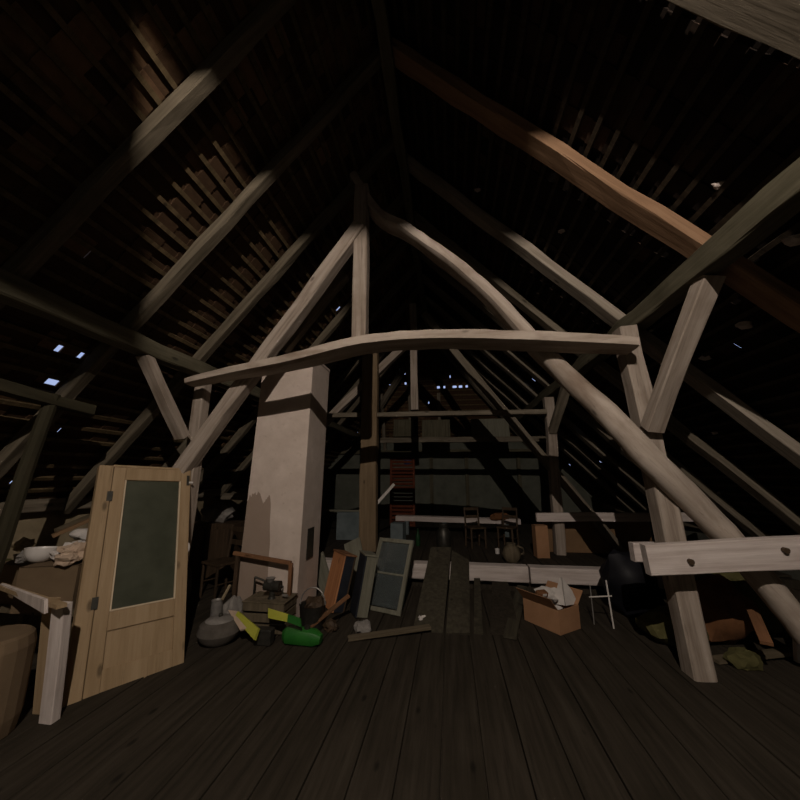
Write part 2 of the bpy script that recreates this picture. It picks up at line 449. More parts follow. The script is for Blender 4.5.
slope('left roof slope of sooty reddish clay tiles hung on wooden battens', V((0, 1, 0)), vL, oL, nL, LEN_Y, 6.7, M['tile'],
      [(60, 350, .3), (76, 355, .6), (94, 362, .45), (84, 350, .2), (48, 376, .5), (68, 377, .12), (8, 470, .12), (5, 478, .1), (85, 250, .10), (320, 206, .08), (340, 304, .25), (42, 433, .06), (385, 312, .08), (205, 437, .05)],
      inside_hip, 11)
rl = [(478, 190, .04), (562, 231, .042), (539, 293, .032), (720, 185, .045), (795, 240, .08), (745, 325, .065), (705, 358, .05), (715, 433, .04), (670, 415, .03), (720, 493, .045), (737, 518, .05), (752, 523, .05)]
slope('right roof slope of dark clay tiles with pale mortar specks', V((0, -1, 0)), vR, oR, nR, LEN_Y, 7.4, M['tile_dark'],
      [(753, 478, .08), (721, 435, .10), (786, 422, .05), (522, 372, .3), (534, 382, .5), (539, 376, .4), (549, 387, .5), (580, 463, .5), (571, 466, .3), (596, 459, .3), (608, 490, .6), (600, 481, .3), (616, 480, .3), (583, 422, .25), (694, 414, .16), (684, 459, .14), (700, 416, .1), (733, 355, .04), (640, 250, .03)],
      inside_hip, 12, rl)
vH = V((0, HY - HTOPY, -(RZ - HZ))).normalized(); nH = V((0, -vH.z, vH.y))
oH = V((-4.6, HTOPY, RZ)) + nH * TOFF - vH * .1
slope('small tiled hip slope above the far wall', V((1, 0, 0)), vH, oH, nH, 9.2, 4.1, M['tile'],
      [(401, 375, .3), (404, 384, .35), (436, 386, .5), (440, 386, .35), (455, 386, .7), (461, 386, .6), (466, 386, .4), (409, 357, .2), (424, 400, .2), (446, 377, .2), (398, 375, .2), (404, 448, .3), (400, 448, .2), (408, 449, .3)],
      lambda p: p.z < zl(p.x) + .25 and p.z < zr(p.x) + .25, 13)
timber('ridge_beam', V((RX, YF, RZ - .12)), V((RX, HTOPY, RZ - .12)), .12, .16, M['purlin'], 'long dark ridge beam at the apex of the roof', 'beam')

# ================================================================== ROOF TIMBERS
ORD = ['first', 'second', 'third', 'fourth', 'fifth', 'sixth', 'seventh', 'eighth', 'ninth', 'tenth', 'eleventh', 'twelfth']
LY = {1.75: 'left rafter nearest the camera, dim, above the left purlin', 2.63: 'lit left rafter in front of the king post truss, second from the camera', 3.56: 'lit left rafter level with the king post truss, third from the camera'}
for i, Y in enumerate((-1.9, -1.0, -.1, .82, 1.75, 2.63, 3.56, 4.5, 5.4, 6.3, 7.2, 8.1, 9.0)):
    lab = LY.get(Y) or ('left slope rafter overhead, %s back from the near gable' % ORD[i] if Y < 1 else 'dim left slope rafter beyond the chimney, %s behind the king post' % ORD[i - 7])
    timber('rafter', V((WLX + .05, Y, zl(WLX + .05))), V((RX - .03, Y, zl(RX - .03))), .10, .11, M['rafter_dim'], lab, 'rafter', 'common rafters of the left slope', hint=nL, amp=.012)
RYl = {2.63: 'reddish lit rafter at the top right, meeting the right purlin', 3.92: 'long pale rafter on the right slope behind the curved strut', 4.97: 'right slope rafter just behind the curved strut, mostly dark'}
for i, Y in enumerate((-2.0, -.9, .2, 1.4, 2.63, 3.92, 4.97, 5.9, 6.8, 7.7, 8.6, 9.4)):
    lab = RYl.get(Y) or ('right slope rafter overhead, %s back from the near gable' % ORD[i] if Y < 2 else 'thin looking far rafter on the right slope, %s beyond the curved strut' % ORD[i - 7])
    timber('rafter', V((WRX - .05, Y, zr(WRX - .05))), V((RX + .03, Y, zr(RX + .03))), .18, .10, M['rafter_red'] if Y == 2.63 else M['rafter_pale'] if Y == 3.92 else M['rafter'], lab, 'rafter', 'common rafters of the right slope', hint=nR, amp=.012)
for sgn, lab in ((-1, 'left hip rafter at the dark far end'), (1, 'right hip rafter at the dark far end beside red tiles')):
    xe = AL[0] - (AL[1] - HZ) / ML if sgn < 0 else AR[0] + (AR[1] - HZ) / MR
    timber('hip_rafter', V((xe - sgn * .15, HY - .25, HZ - .05)), V((RX + sgn * .06, HTOPY - .1, RZ - .2)), .12, .16, M['rafter'], lab, 'rafter', 'hip rafters')
for k, px in enumerate((385, 412, 440)):
    e = at(px, 430, HY - .3); z1 = RZ - .9 - abs(px - 412) * .03
    timber('jack_rafter', V((e.x, HY - .2, HZ)), V((e.x, hip_y(z1) - .02, z1)), .10, .12, M['rafter'], 'short rafter of the far hip, ' + ('left of', 'in line with', 'right of')[k] + ' the far king post', 'rafter', 'hip rafters')

timber('purlin', V((-2.9, YF, 2.83)), V((-2.9, YB - .1, 2.83)), .15, .16, M['purlin'], 'long left purlin running back under the left rafters', 'beam', amp=.014)
timber('purlin', V((1.96, YF, 3.16)), V((1.96, YB - .1, 3.16)), .16, .18, M['purlin'], 'long right purlin crossing the top right corner', 'beam', amp=.014)
timber('side_purlin', V((-3.38, 1.0, 2.38)), V((-3.38, 2.80, 2.20)), .10, .09, M['pole'], 'short thin rail under the left slope beside the daylight hole', 'beam', amp=.012)

def log(name, pts, radii, deep, label, mat=None, seed=1, sub=5, amp=.10, sq=3.2):
    P, Rr, Dd = [], [], []
    n = len(pts)
    for i in range(n - 1):
        p0, p1, p2, p3 = pts[max(i - 1, 0)], pts[i], pts[i + 1], pts[min(i + 2, n - 1)]
        for k in range(sub):
            t = k / sub
            P.append(.5 * ((2 * p1) + (p2 - p0) * t + (2 * p0 - 5 * p1 + 4 * p2 - p3) * t * t + (3 * p1 - p0 - 3 * p2 + p3) * t ** 3))
            Rr.append(radii[i] * (1 - t) + radii[i + 1] * t); Dd.append(deep[i] * (1 - t) + deep[i + 1] * t)
    P.append(pts[-1]); Rr.append(radii[-1]); Dd.append(deep[-1])
    if isinstance(sq, tuple): sq = [sq[0] + (sq[1] - sq[0]) * min(1, i / len(P) / .6) for i in range(len(P))]
    o = MB().tube(P, Rr, 20, seed, amp, deep=Dd, sq=sq)
    fr = frame(pts[0], pts[-1]); bmesh.ops.transform(o.bm, matrix=fr.inverted(), verts=o.bm.verts)
    o = o.obj(name, mat or M['log'], None, fr, smooth=True)
    return tag(o, label, 'beam')
T1 = 3.56
CD = V((0, .15, 0))
log('collar_log', [at(x, y, 3.18) + CD for x, y in ((180, 379), (228, 369), (290, 357), (360, 340), (430, 334), (520, 335), (590, 338), (641, 340))], [.036, .046, .055, .058, .060, .062, .060, .05], [.09, .13, .16, .16, .16, .16, .16, .13],
    'bowed hewn log tying the near truss together, crossing the whole view', seed=2, sq=7)
log('curved_strut', [at(x, y, Y) + V((0, d, 0)) for x, y, Y, d in ((352, 172, 3.52, .1), (376, 209, 3.50, .12), (403, 223, 3.50, .13), (432, 243, 3.48, .13), (462, 265, 3.48, .14), (490, 289, 3.47, .14), (516, 316, 3.46, .14), (540, 342, 3.44, .14), (568, 370, 3.42, .13), (612, 411, 3.33, .12), (655, 456, 3.27, .12), (700, 500, 3.30, .12), (740, 542, 3.36, .12), (778, 586, 3.40, .12), (825, 645, 3.42, .12))],
    [.06, .06, .062, .066, .07, .075, .08, .088, .098, .108, .112, .11, .105, .10, .10], [.1, .12, .13, .13, .14, .14, .14, .14, .13, .12, .115, .11, .105, .10, .10], 'thick curved log strut sweeping down to the right from the king post', seed=7, sq=(6, 2.2))
kp = at(361, 300, T1)
timber('king_post', V((kp.x, T1, 3.06)), V((kp.x - .02, T1, 5.12)), .165, .15, M['truss'], 'squared king post standing on the bowed log', 'post', hint=V((0, 1, 0)), amp=.008)
a, b_ = at(353, 236, T1 - .03), at(182, 471, T1 - .03)
d = (b_ - a).normalized()
timber('diagonal_strut', a - d * .15, b_ + d * .75, .155, .16, M['truss'], 'straight squared strut slanting down left from the king post', 'beam', hint=V((0, 1, 0)), amp=.01)
timber('diagonal_strut', at(345, 275, 3.98), at(282, 350, 3.98), .14, .12, M['rafter'], 'dim secondary strut behind the left strut and above the chimney', 'beam', hint=V((0, 1, 0)))
pb, pt = at(690, 632, T1), at(634, 372, T1)
pdir = (pt - pb) / (pt.z - pb.z)
timber('post', pb - pdir * pb.z, pb + pdir * (3.06 - pb.z), .17, .18, M['truss'], 'squared post under the right purlin, passing behind the curved strut', 'post', hint=V((0, 1, 0)))
timber('purlin_brace', V((1.84, 3.42, 2.02)), V((2.0, 2.66, 3.09)), .13, .145, M['truss'], 'short brace from the right post up to the right purlin', 'beam', hint=V((1, 0, 0)))
timber('post', V((-2.90, T1 + .06, 0)), V((-2.88, T1 + .06, 2.76)), .13, .14, M['truss'], 'squared post under the left purlin, behind the glazed door', 'post', hint=V((0, 1, 0)))
timber('purlin_brace', V((-2.88, 3.40, 2.02)), V((-2.90, 2.80, 2.75)), .10, .12, M['truss'], 'short brace from the left post up to the left purlin', 'beam', hint=V((1, 0, 0)))
tb0, tb1 = at(645, 559, 3.27), at(800, 552, 3.27)
dd = (tb1 - tb0).normalized()
o = timber('clamp_beam', tb0, tb0 + dd * 2.62, .09, .23, M['pale'], 'pale clamp beam with peg holes in front of the right post', 'beam', amp=.006)
MB().tube([V((0.0, -.02, .30)), V((-.075, -.02, .30))], [.022, .022], 8).obj('peg', M['darkwood'], o)
MB().tube([V((0.0, .03, .98)), V((-.075, .03, .98))], [.022, .022], 8).obj('peg', M['darkwood'], o)
t0 = at(632, 552, 3.68)
timber('clamp_beam', t0, t0 + V((2.3, 0, .03)), .09, .16, M['pale'], 'second clamp beam just behind the right post', 'beam', amp=.006)

T2 = 6.6
def A2(x, y, dy=0): return at(x, y, T2 + dy)
timber('collar_beam', A2(322, 416, -.12), A2(546, 412, -.12), .16, .085, M['rafter'], 'straight thin collar beam of the far truss', 'beam', amp=.008)
kq = A2(415, 410)
timber('king_post', kq, V((kq.x - .02, T2, 5.1)), .14, .13, M['truss'], 'small looking king post of the far truss', 'post', hint=V((0, 1, 0)))
a, b_ = A2(520, 430, .02), A2(585, 508, .02); d = (b_ - a).normalized()
timber('diagonal_strut', a - d * 3.0, b_ + d * ((b_.z - PLAT_Z - .08) / -d.z), .14, .15, M['rafter'], 'far strut slanting down right to the brown panels', 'beam', hint=V((0, 1, 0)))
a, b_ = A2(398, 352, .02), A2(338, 410, .02); d = (b_ - a).normalized()
timber('diagonal_strut', a - d * .5, b_ + d * 1.6, .14, .15, M['truss'], 'far strut slanting down left behind the chimney', 'beam', hint=V((0, 1, 0)))
a, b_ = A2(557, 515), A2(550, 420); d = (b_ - a) / (b_.z - a.z)
timber('post', a + d * (PLAT_Z - a.z), a + d * (3.02 - a.z), .16, .17, M['truss'], 'far right post standing before the brown panels', 'post', hint=V((0, 1, 0)))
pq = A2(551, 432)
timber('purlin_brace', pq + V((0, -.08, 0)), V((1.94, T2 - .85, 3.08)), .11, .13, M['rafter'], 'short brace on the far right post', 'beam', hint=V((1, 0, 0)))
timber('post', V((-2.92, T2, PLAT_Z)), V((-2.9, T2, 2.76)), .16, .16, M['truss'], 'far left post hidden behind the chimney', 'post', hint=V((0, 1, 0)))
p0 = at(369, 500, 6.45)
timber('post', V((p0.x, 6.45, PLAT_Z)), V((p0.x - .02, 6.45, 4.3)), .31, .20, M['post_tan'], 'broad tan post right of the chimney, its upper half in shadow', 'post', hint=V((0, 1, 0)))
q0, q1 = A2(536, 517, -.15), A2(640, 516, -.15)
timber('clamp_beam', q0, q1 + V((.9, 0, 0)), .08, .14, M['pale'], 'far pale clamp beam along the top of the brown panels', 'beam', amp=.006)

# sill beams at the edge of the raised floor
s0 = at(400, 570, 5.56); s1 = at(527, 571, 5.56); s2 = at(529, 571, 5.56); s3 = at(650, 572, 5.56)
timber('sill_beam', V((-2.3, 5.56, .235)), V((s1.x, 5.56, .235)), .2, .21, M['pale'], 'pale sill beam at the raised floor edge, behind the leaning boards', 'beam', amp=.008)
timber('sill_beam', V((s2.x, 5.56, .235)), V((3.6, 5.56, .235)), .2, .21, M['pale'], 'pale sill beam at the raised floor edge, behind the cardboard box', 'beam', amp=.008)

# ================================================================== CHIMNEY
CY = 4.12
cl, cr_ = at(236, 590, CY).x, at(297, 590, CY).x
ctl, ctr = at(263, 372, CY).x, at(313, 367, CY).x
cmx = (cl + cr_) / 2
ch = thing('chimney', 'tall pale rendered chimney stack behind the left strut', 'chimney', V((cmx, CY + .31, 0)))
CH = at(300, 362, CY).z + .04
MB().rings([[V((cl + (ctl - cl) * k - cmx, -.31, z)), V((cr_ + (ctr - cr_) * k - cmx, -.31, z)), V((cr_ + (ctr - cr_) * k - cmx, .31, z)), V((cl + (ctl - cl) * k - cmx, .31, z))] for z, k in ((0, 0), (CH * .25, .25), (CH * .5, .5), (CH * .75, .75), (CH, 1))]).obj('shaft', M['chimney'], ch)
MB().box((cr_ - cmx + .005, -.02, .78), (.03, .20, .36), bev=.004).obj('soot_door', M['iron'], ch)
# plaster rim at the top of the shaft
MB().box(((ctl + ctr) / 2 - cmx, 0, CH + .02), (ctr - ctl + .02, .64, .05), bev=.01).obj('cap', M['chimney'], ch)

# ================================================================== GLAZED DOOR (leaning on the left post)
yaw, lean, roll = 1.025, -.344, .042
dm = Matrix.Translation((-3.191, 2.967, 1.683)) @ Matrix.Rotation(yaw, 4, 'Z') @ Matrix.Rotation(lean, 4, 'X') @ Matrix.Rotation(roll, 4, 'Y')
W_, H_, TH = .674, 1.80, .11
do = thing('glazed_door', 'ochre wooden door with one tall dark glass pane, leaning on the left', 'door', dm)
def dbox(name, x0, x1, h0, h1, y0, y1, mat, bev=.004, parent=None):
    mm = TR((x0 + x1) / 2, (y0 + y1) / 2, -h1)
    return MB().box((0, 0, (h1 - h0) / 2), (x1 - x0, y1 - y0, h1 - h0), bev=bev).obj(name, mat, parent or do, mm)
dbox('stile', 0, .096, 0, H_, 0, .05, M['door']); dbox('stile', W_ - .095, W_, 0, H_, 0, .05, M['door'])
dbox('top_rail', .096, W_ - .095, 0, .125, .002, .048, M['door'])
dbox('lock_rail', .096, W_ - .095, 1.245, 1.385, .002, .048, M['door'])
dbox('bottom_rail', .096, W_ - .095, H_ - .16, H_, .002, .048, M['door'])
dbox('lower_panel', .090, W_ - .090, 1.38, H_ - .155, .018, .032, M['door'], 0)
dbox('glass_pane', .090, W_ - .090, .12, 1.25, .020, .026, M['glass'], 0)
for x in (.096, W_ - .095 - .012): dbox('glazing_bead', x, x + .012, .125, 1.245, .000, .020, M['bead'], .002)
dbox('glazing_bead', .108, W_ - .107, 1.233, 1.245, .000, .020, M['bead'], .002)
dbox('casing', -.115, -.006, -.012, H_, -.008, .07, M['door'])
dbox('casing', -.006, W_, -.03, -.004, .012, .07, M['door'])
for h in (.24, 1.12): dbox('hinge', -.03, .012, h, h + .09, -.013, -.008, M['iron'], .001)
k = dbox('latch_plate', W_ - .04, W_ - .012, .06, .17, -.006, .0, M['iron'], .001)
dbox('latch', W_ - .02, W_ + .02, .13, .15, -.018, -.006, M['enamel'], .003, None)
MB().blob((W_ + .004, .02, -.80), (.02, .014, .045), 5, .2, 2).obj('latch', M['enamel'], do)

# ================================================================== LEFT CLUTTER
tA, tB = V((-2.59, 2.24, .76)), V((-3.72, 2.60, .76))
tm = frame(tA, tB); ex = (tB - tA).normalized(); ey = V((ex.y, -ex.x, 0))    # ey towards the camera side
if ey.y > 0: ey = -ey
tab = thing('wooden_trestle', 'battered wooden trestle with a pale wedge board at lower left', 'trestle', V((-3.1, 2.1, 0)))
def wq(o, d, L, wdt, z0, z1, name, mat, parent):   # box along d from point o
    n = V((d.y, -d.x, 0));
    if n.y > 0: n = -n
    pts = [o + V((0, 0, 0)), o + d * L, o + d * L + n * wdt, o + n * wdt]
    return MB().rings([[V((p.x, p.y, z0)) for p in pts], [V((p.x, p.y, z1)) for p in pts]]).obj(name, mat, parent, world=True)
wq(tA + ey * .0, ex, 1.15, .055, .735, .76, 'top_rail', M['door'], tab)
c1 = tA + ex * .13 + ey * .02
MB().slab([at(0, 588, 2.50), at(44, 614, 2.20), at(44, 600, 2.20), at(0, 584, 2.50)], -.02).obj('wedge_board', M['pale'], tab, world=True)
MB().timber(.735, .10, .06, 3, .004).obj('leg', M['pale'], tab, Matrix.Translation((-3.1, 2.1, 0)).inverted() @ frame(V((c1.x + .02, c1.y + .1, 0)), V((c1.x + .02, c1.y + .04, .735)), V((0, 1, 0))))
c2 = tA + ex * .30 + ey * .0
MB().timber(.735, .09, .05, 8, .004).obj('leg', M['door'], tab, Matrix.Translation((-3.1, 2.1, 0)).inverted() @ frame(V((c2.x + .02, c2.y + .1, 0)), V((c2.x, c2.y + .04, .735)), V((0, 1, 0))))
c3 = tA + ex * 1.05 + ey * .1
MB().timber(.735, .09, .05, 9, .004).obj('leg', M['door'], tab, Matrix.Translation((-3.1, 2.1, 0)).inverted() @ frame(V((c3.x, c3.y, 0)), V((c3.x, c3.y, .735)), V((0, 1, 0))))
# tan drum under the table edge at far left
p = at(2, 625, 2.1)
tag(MB().lathe([(.20, 0), (.215, .10), (.215, .50), (.20, .56), (.18, .575)], 20, TR(p.x - .12, p.y + .05, 0)).obj('cardboard_drum', M['card_dull'], world=True, smooth=False), 'round tan drum cut off by the left edge, below the trestle', 'drum')

# bench carrying the pile, behind the table against the knee wall
be = thing('low_bench', 'dark low bench under the pile of papers and boxes', 'bench', V((-3.55, 2.95, 0)))
for dx in (-.55, -.18, .19, .56 - .0):
    MB().box((dx - .18 + .0, 0, .52), (.36, .62, .03), bev=.004).obj('top_board', M['board'], be)
for dx in (-.6, .45):
    for dy in (-.24, .24): MB().box((dx, dy, .252), (.06, .06, .504), bev=.004).obj('leg', M['board'], be)
bz = .535
def card_box(name, label, c, size, rz, mat, flaps=True, group=None, tilt=0):
    r = thing(name, label, 'box', TR(c[0], c[1], c[2], rx=tilt, rz=rz), group)
    x, y, z = size; t = .006
    MB().box((0, 0, t / 2), (x, y, t)).obj('bottom', mat, r)
    for sx in (-1, 1): MB().box((sx * (x / 2 - t / 2), 0, z / 2 + t / 2), (t, y, z - t)).obj('side', mat, r)
    for sy in (-1, 1): MB().box((0, sy * (y / 2 - t / 2), z / 2 + t / 2), (x - 2 * t, t, z - t)).obj('side', mat, r)
    if flaps:
        for sx in (-1, 1):
            MB().box((0, 0, .09 * min(1, y * 2)), (t * .8, y - .01, .18 * min(1, y * 2))).obj('flap', mat, r, TR(sx * (x / 2 - t / 2), 0, z, ry=sx * 42))
    else:
        MB().box((0, 0, z - t / 2), (x, y, t)).obj('lid', mat, r)
    return r
card_box('cardboard_box', 'dull brown cardboard box on the bench beside the door', (-3.33, 2.80, bz), (.42, .36, .34), 18, M['card_dull'], False)
card_box('cardboard_box', 'low cardboard box on the bench under the white bowl', (-3.80, 2.92, bz), (.40, .36, .31), -6, M['card_dull'], False)
# white enamel bowl
bp = V((-3.535, 2.74, bz + .341))
tag(MB().lathe([(.045, 0), (.075, .015), (.105, .06), (.115, .115), (.11, .115), (.098, .06), (.07, .025), (.0, .018)], 20, TR(bp.x, bp.y, bp.z, rx=-6), cap=False).obj('bowl', M['enamel'], world=True, smooth=True), 'white enamel bowl on top of the left pile', 'bowl')
def blob(name, c, size, seed, mat, label, cat, amp=.4, fr=1.6, flat=None, sharp=False, sub=3, group=None):
    o = MB().blob((0, 0, 0), size, seed, amp, sub, fr, flat, sharp).obj(name, mat, None, Matrix.Translation(c), smooth=not sharp)
    return tag(o, label, cat, group)
blob('crumpled_paper', (-3.33, 2.80, bz + .40), (.085, .09, .07), 2, M['paper'], 'crumpled grey white paper right of the white bowl', 'paper', .5, 2.2, -.055, True)
blob('crumpled_paper', (-3.20, 2.76, bz + .42), (.10, .10, .09), 6, M['beigecloth'], 'crumpled beige paper against the door edge', 'paper', .5, 2.0, -.07, True)
blob('cloth', (-3.17, 2.66, bz + .395), (.09, .06, .06), 9, M['beigecloth'], 'folded beige cloth hanging over the box by the door', 'cloth', .4, 2.0, -.05, False)
blob('crumpled_paper', (-3.36, 2.96, bz + .415), (.12, .12, .09), 12, M['paper'], 'pale paper bundle behind the beige paper', 'paper', .4, 2.2, -.07, True)
tag(MB().lathe([(.0, 0), (.09, .0), (.13, .014), (.128, .02), (.09, .008), (.0, .007)], 18, TR(-3.30, 3.02, bz + .52, rx=14, ry=6), cap=False).obj('plate', M['enamel'], world=True, smooth=True), 'white plate tilted on the pile above the bowl', 'plate')
blob('cloth', (-3.30, 3.05, bz + .43), (.20, .14, .10), 17, M['olive'], 'dark olive cloth under the tilted plate', 'cloth', .35, 1.6, -.06)
timber('plank', at(52, 536, 3.02), at(93, 518, 3.25), .10, .03, M['hardboard'], 'short reddish plank propped on the left pile', 'plank', amp=.003)
timber('plank', at(60, 530, 3.12), at(97, 514, 3.5), .12, .03, M['board'], 'short dull plank propped behind the reddish plank', 'plank', amp=.003)
blob('cloth', at(81, 534, 3.06), (.10, .07, .05), 21, M['paper'], 'small white folded cloth beside the door top', 'cloth', .25, 1.8)
blob('sack', (-4.08, 2.80, bz + .13), (.14, .2, .20), 23, M['olive'], 'dark olive sack at the end of the bench below the pole', 'sack', .25, 1.4, -.13)
blob('crumpled_paper', at(24, 557, 2.7), (.07, .06, .05), 25, M['greycloth'], 'small grey scrap of paper left of the bowl', 'paper', .4, 2, -.04, True)
blob('yellow_rag', at(24, 545, 2.9), (.08, .07, .06), 27, M['plaster'], 'dull yellow rag by the leaning pole', 'cloth', .4, 2, -.05)
# leaning pole
tag(MB().tube([V((-3.72, 2.44, 0)), at(0, 548, 2.44), at(26, 470, 2.45), at(54, 394, 2.46)], [.06, .058, .055, .05], 10, 4, .12).obj('pole', M['pole'], world=True, smooth=True), 'dim round pole standing at the far left edge', 'pole')

# things in the dark between door and chimney
blob('rag_heap', (-3.85, 5.55, .98), (.26, .22, .16), 31, M['greycloth'], 'grey rag heap on the dark cupboard left of the chimney', 'cloth', .4, 1.7, -.12)
cb = thing('low_cupboard', 'dark low cupboard in the gloom left of the chimney', 'cupboard', V((-3.85, 5.5, 0)))
MB().box((0, 0.03, .43), (.9, .44, .86), bev=.008).obj('body', M['darkwood'], cb)
for sx in (-1, 1):
    dr = MB().box((sx * .215, -.205, .42), (.40, .025, .72), bev=.006).obj('door', M['darkwood'], cb)
    MB().blob((sx * .05, -.235, .45), (.014, .02, .014), 1, 0, 2).obj('knob', M['iron'], dr)
timber('crossbeam', V((WLX, 6.35, 1.22)), V((-2.75, 6.35, 1.20)), .14, .12, M['rafter'], 'short grey beam running from the left wall behind the chimney', 'beam')
def chair(label, m, mat, s=1.0):
    r = thing('old_chair', label, 'chair', m)
    MB().box((0, 0, .44 * s), (.40 * s, .38 * s, .03), bev=.006).obj('seat', mat, r)
    for sx in (-1, 1):
        MB().tube([V((sx * .17 * s, -.16 * s, 0)), V((sx * .17 * s, -.16 * s, .43 * s))], [.016, .02], 8).obj('leg', mat, r)
        MB().tube([V((sx * .17 * s, .20 * s, 0)), V((sx * .17 * s, .17 * s, .43 * s)), V((sx * .17 * s, .22 * s, .88 * s))], [.018, .02, .016], 8).obj('leg', mat, r)
        MB().tube([V((sx * .17 * s, -.16 * s, .2 * s)), V((sx * .17 * s, .185 * s, .2 * s))], [.01, .01], 6).obj('stretcher', mat, r)
    for z in (.84, .66): MB().box((0, .205 * s, z * s), (.32 * s, .018, .07 * s), bev=.004).obj('back_slat', mat, r)
    return r
chair('dark wooden chair in shadow between the door and the chimney', TR(-3.15, 4.75, 0, rz=-25), M['darkwood'])
blob('sack', (-3.50, 4.30, .25), (.22, .22, .28), 35, M['greycloth'], 'slumped grey sack on the floor left of the chimney', 'sack', .3, 1.5, -.25)

# ---------------------------------------------------------------- in front of the chimney
rk = thing('drying_rack', 'brown wooden rack with one long rail before the chimney foot', 'rack', V((-2.3, 4.15, 0)))
r0, r1 = at(234, 553, 4.02), at(291, 563, 4.0)
inv = Matrix.Translation((-2.3, 4.15, 0)).inverted()
def sub(name, p, q, wd, h, mat, root, s=2, hint=V((0, 0, 1))):
    return MB().timber((q - p).length, wd, h, s, .002).obj(name, mat, root, root.matrix_basis.inverted() @ frame(p, q, hint))
sub('rail', r0, r1, .035, .04, M['redwood'], rk)
sub('upright', V((r1.x, r1.y, 0)), r1, .04, .035, M['redwood'], rk, hint=V((0, 1, 0)))
sub('upright', V((r0.x + .05, r0.y, 0)), r0 + V((.05, 0, 0)), .04, .035, M['darkwood'], rk, hint=V((0, 1, 0)))
sub('lower_rail', V((r0.x + .05, r0.y, .18)), V((r1.x, r1.y, .18)), .03, .03, M['darkwood'], rk)
# crate with a grinder on it
cr = thing('slatted_crate', 'dark slatted wooden crate under the hand grinder', 'crate', V((-1.98, 3.92, 0)))
for z in (.05, .15, .25):
    for sy in (-1, 1): MB().box((0, sy * .15, z), (.46, .014, .08), bev=.002).obj('slat', M['board'], cr)
    for sx in (-1, 1): MB().box((sx * .222, 0, z), (.014, .28, .08), bev=.002).obj('slat', M['board'], cr)
MB().box((0, 0, .297), (.48, .33, .012), bev=.002).obj('lid', M['board'], cr)
gr = thing('hand_grinder', 'small dark metal hand grinder with funnel on the crate', 'grinder', V((-1.95, 3.88, .303)))
MB().lathe([(.045, 0), (.03, .02), (.028, .07), (.05, .10), (.05, .15)], 14).obj('stand', M['iron'], gr, smooth=True)
MB().tube([V((-.09, 0, .125)), V((.09, 0, .125))], [.05, .055], 12).obj('barrel', M['iron'], gr, smooth=True)
MB().lathe([(.025, .15), (.05, .20), (.055, .205)], 14, TR(-.03, 0, 0)).obj('funnel', M['grey_metal'], gr, smooth=True)
hd = MB().tube([V((.09, 0, .125)), V((.12, 0, .125)), V((.13, -.01, .04))], [.01, .01, .008], 6).obj('crank', M['iron'], gr)
MB().tube([V((.13, -.01, .04)), V((.19, -.02, .04))], [.012, .014], 8).obj('knob', M['grey_metal'], hd)
# iron bracket frame
ib = thing('iron_bracket', 'thin iron bracket leaning before the chimney', 'bracket', V((-2.3, 4.0, 0)))
b0, b1 = at(255, 577, 4.0), at(281, 587, 4.0)
MB().tube([V((b0.x, 4.0, 0)), b0], [.011, .011], 6).obj('upright', M['iron'], ib, world=True)
MB().tube([b0, b1], [.011, .010], 6).obj('arm', M['iron'], ib, world=True)
# pale batten lying low, stick, tin, rag
timber('batten_offcut', at(236, 603, 3.85), at(273, 601, 3.95), .03, .025, M['pale'], 'thin pale stick lying below the iron bracket', 'stick', amp=.002)
timber('batten_offcut', at(222, 600, 3.7), at(230, 585, 3.8), .022, .02, M['plaster'], 'short yellowish stick poking up left of the chimney', 'stick', amp=.002)
def lathe_thing(name, label, cat, c, prof, mat, n=16, group=None, tilt=0):
    return tag(MB().lathe(prof, n).obj(name, mat, None, TR(*c, rx=tilt), smooth=True), label, cat, group)
pc = at(219, 632, 3.55)
pot = thing('round_pot', 'dented grey round pot at the bottom beside the door', 'pot', V((pc.x, pc.y, 0)))
MB().lathe([(.12, 0), (.18, .05), (.20, .10), (.18, .17), (.13, .20)], 20).obj('body', M['drab'], pot, smooth=True)
ld = MB().lathe([(.135, .20), (.12, .212), (.05, .225), (.02, .228)], 20).obj('lid', M['greycloth'], pot, smooth=True)
MB().blob((0, 0, .24), (.022, .022, .02), 1, 0, 2).obj('knob', M['iron'], ld)
c = at(216, 617, 3.75)
lathe_thing('tin_can', 'small dull tin can behind the round pot', 'can', (c.x, c.y, 0), [(.06, 0), (.06, .30), (.062, .305), (.055, .305), (.05, .29)], M['grey_metal'])
c = at(234, 604, 3.75)
blob('rag', (c.x, c.y, .17), (.10, .09, .17), 41, M['greycloth'], 'grey rag bundle between the tin can and the chimney', 'cloth', .35, 1.6, -.17)
# green canister with yellow band, and yellow green plastic strip
gc = at(300, 640, 3.62)
gn = thing('garden_canister', 'bright green plastic canister with a yellow flap at the bottom', 'canister', TR(gc.x, gc.y, 0, rz=-4))
MB().tube([V((-.17, 0, .075)), V((-.13, 0, .075)), V((.15, 0, .07)), V((.22, 0, .06))], [.05, .075, .07, .04], 16, sq=3.0).obj('body', M['green'], gn, smooth=True)
MB().slab([at(268, 608, 3.62), at(288, 614, 3.55), at(287, 622, 3.52), at(268, 618, 3.58)], .02).obj('yellow_flap', M['yellow'], gn, world=True)
MB().slab([at(288, 614, 3.55), at(300, 618, 3.52), at(301, 627, 3.50), at(287, 622, 3.52)], .02).obj('green_flap', M['green'], gn, world=True)
MB().tube([V((.07, 0, .13)), V((.07, 0, .165))], [.03, .03], 10).obj('cap', M['iron'], gn)
y0 = at(236, 612, 3.6); y1 = at(258, 632, 3.45)
yo = thing('plastic_trim', 'yellow green plastic strip slanting at the bottom beside the pot', 'strip', V((y1.x, y1.y, 0)))
MB().slab([at(238, 611, 3.62), at(258, 628, 3.46), at(254, 640, 3.42), at(234, 617, 3.6)], .03).obj('strip', M['yellow'], yo, world=True)
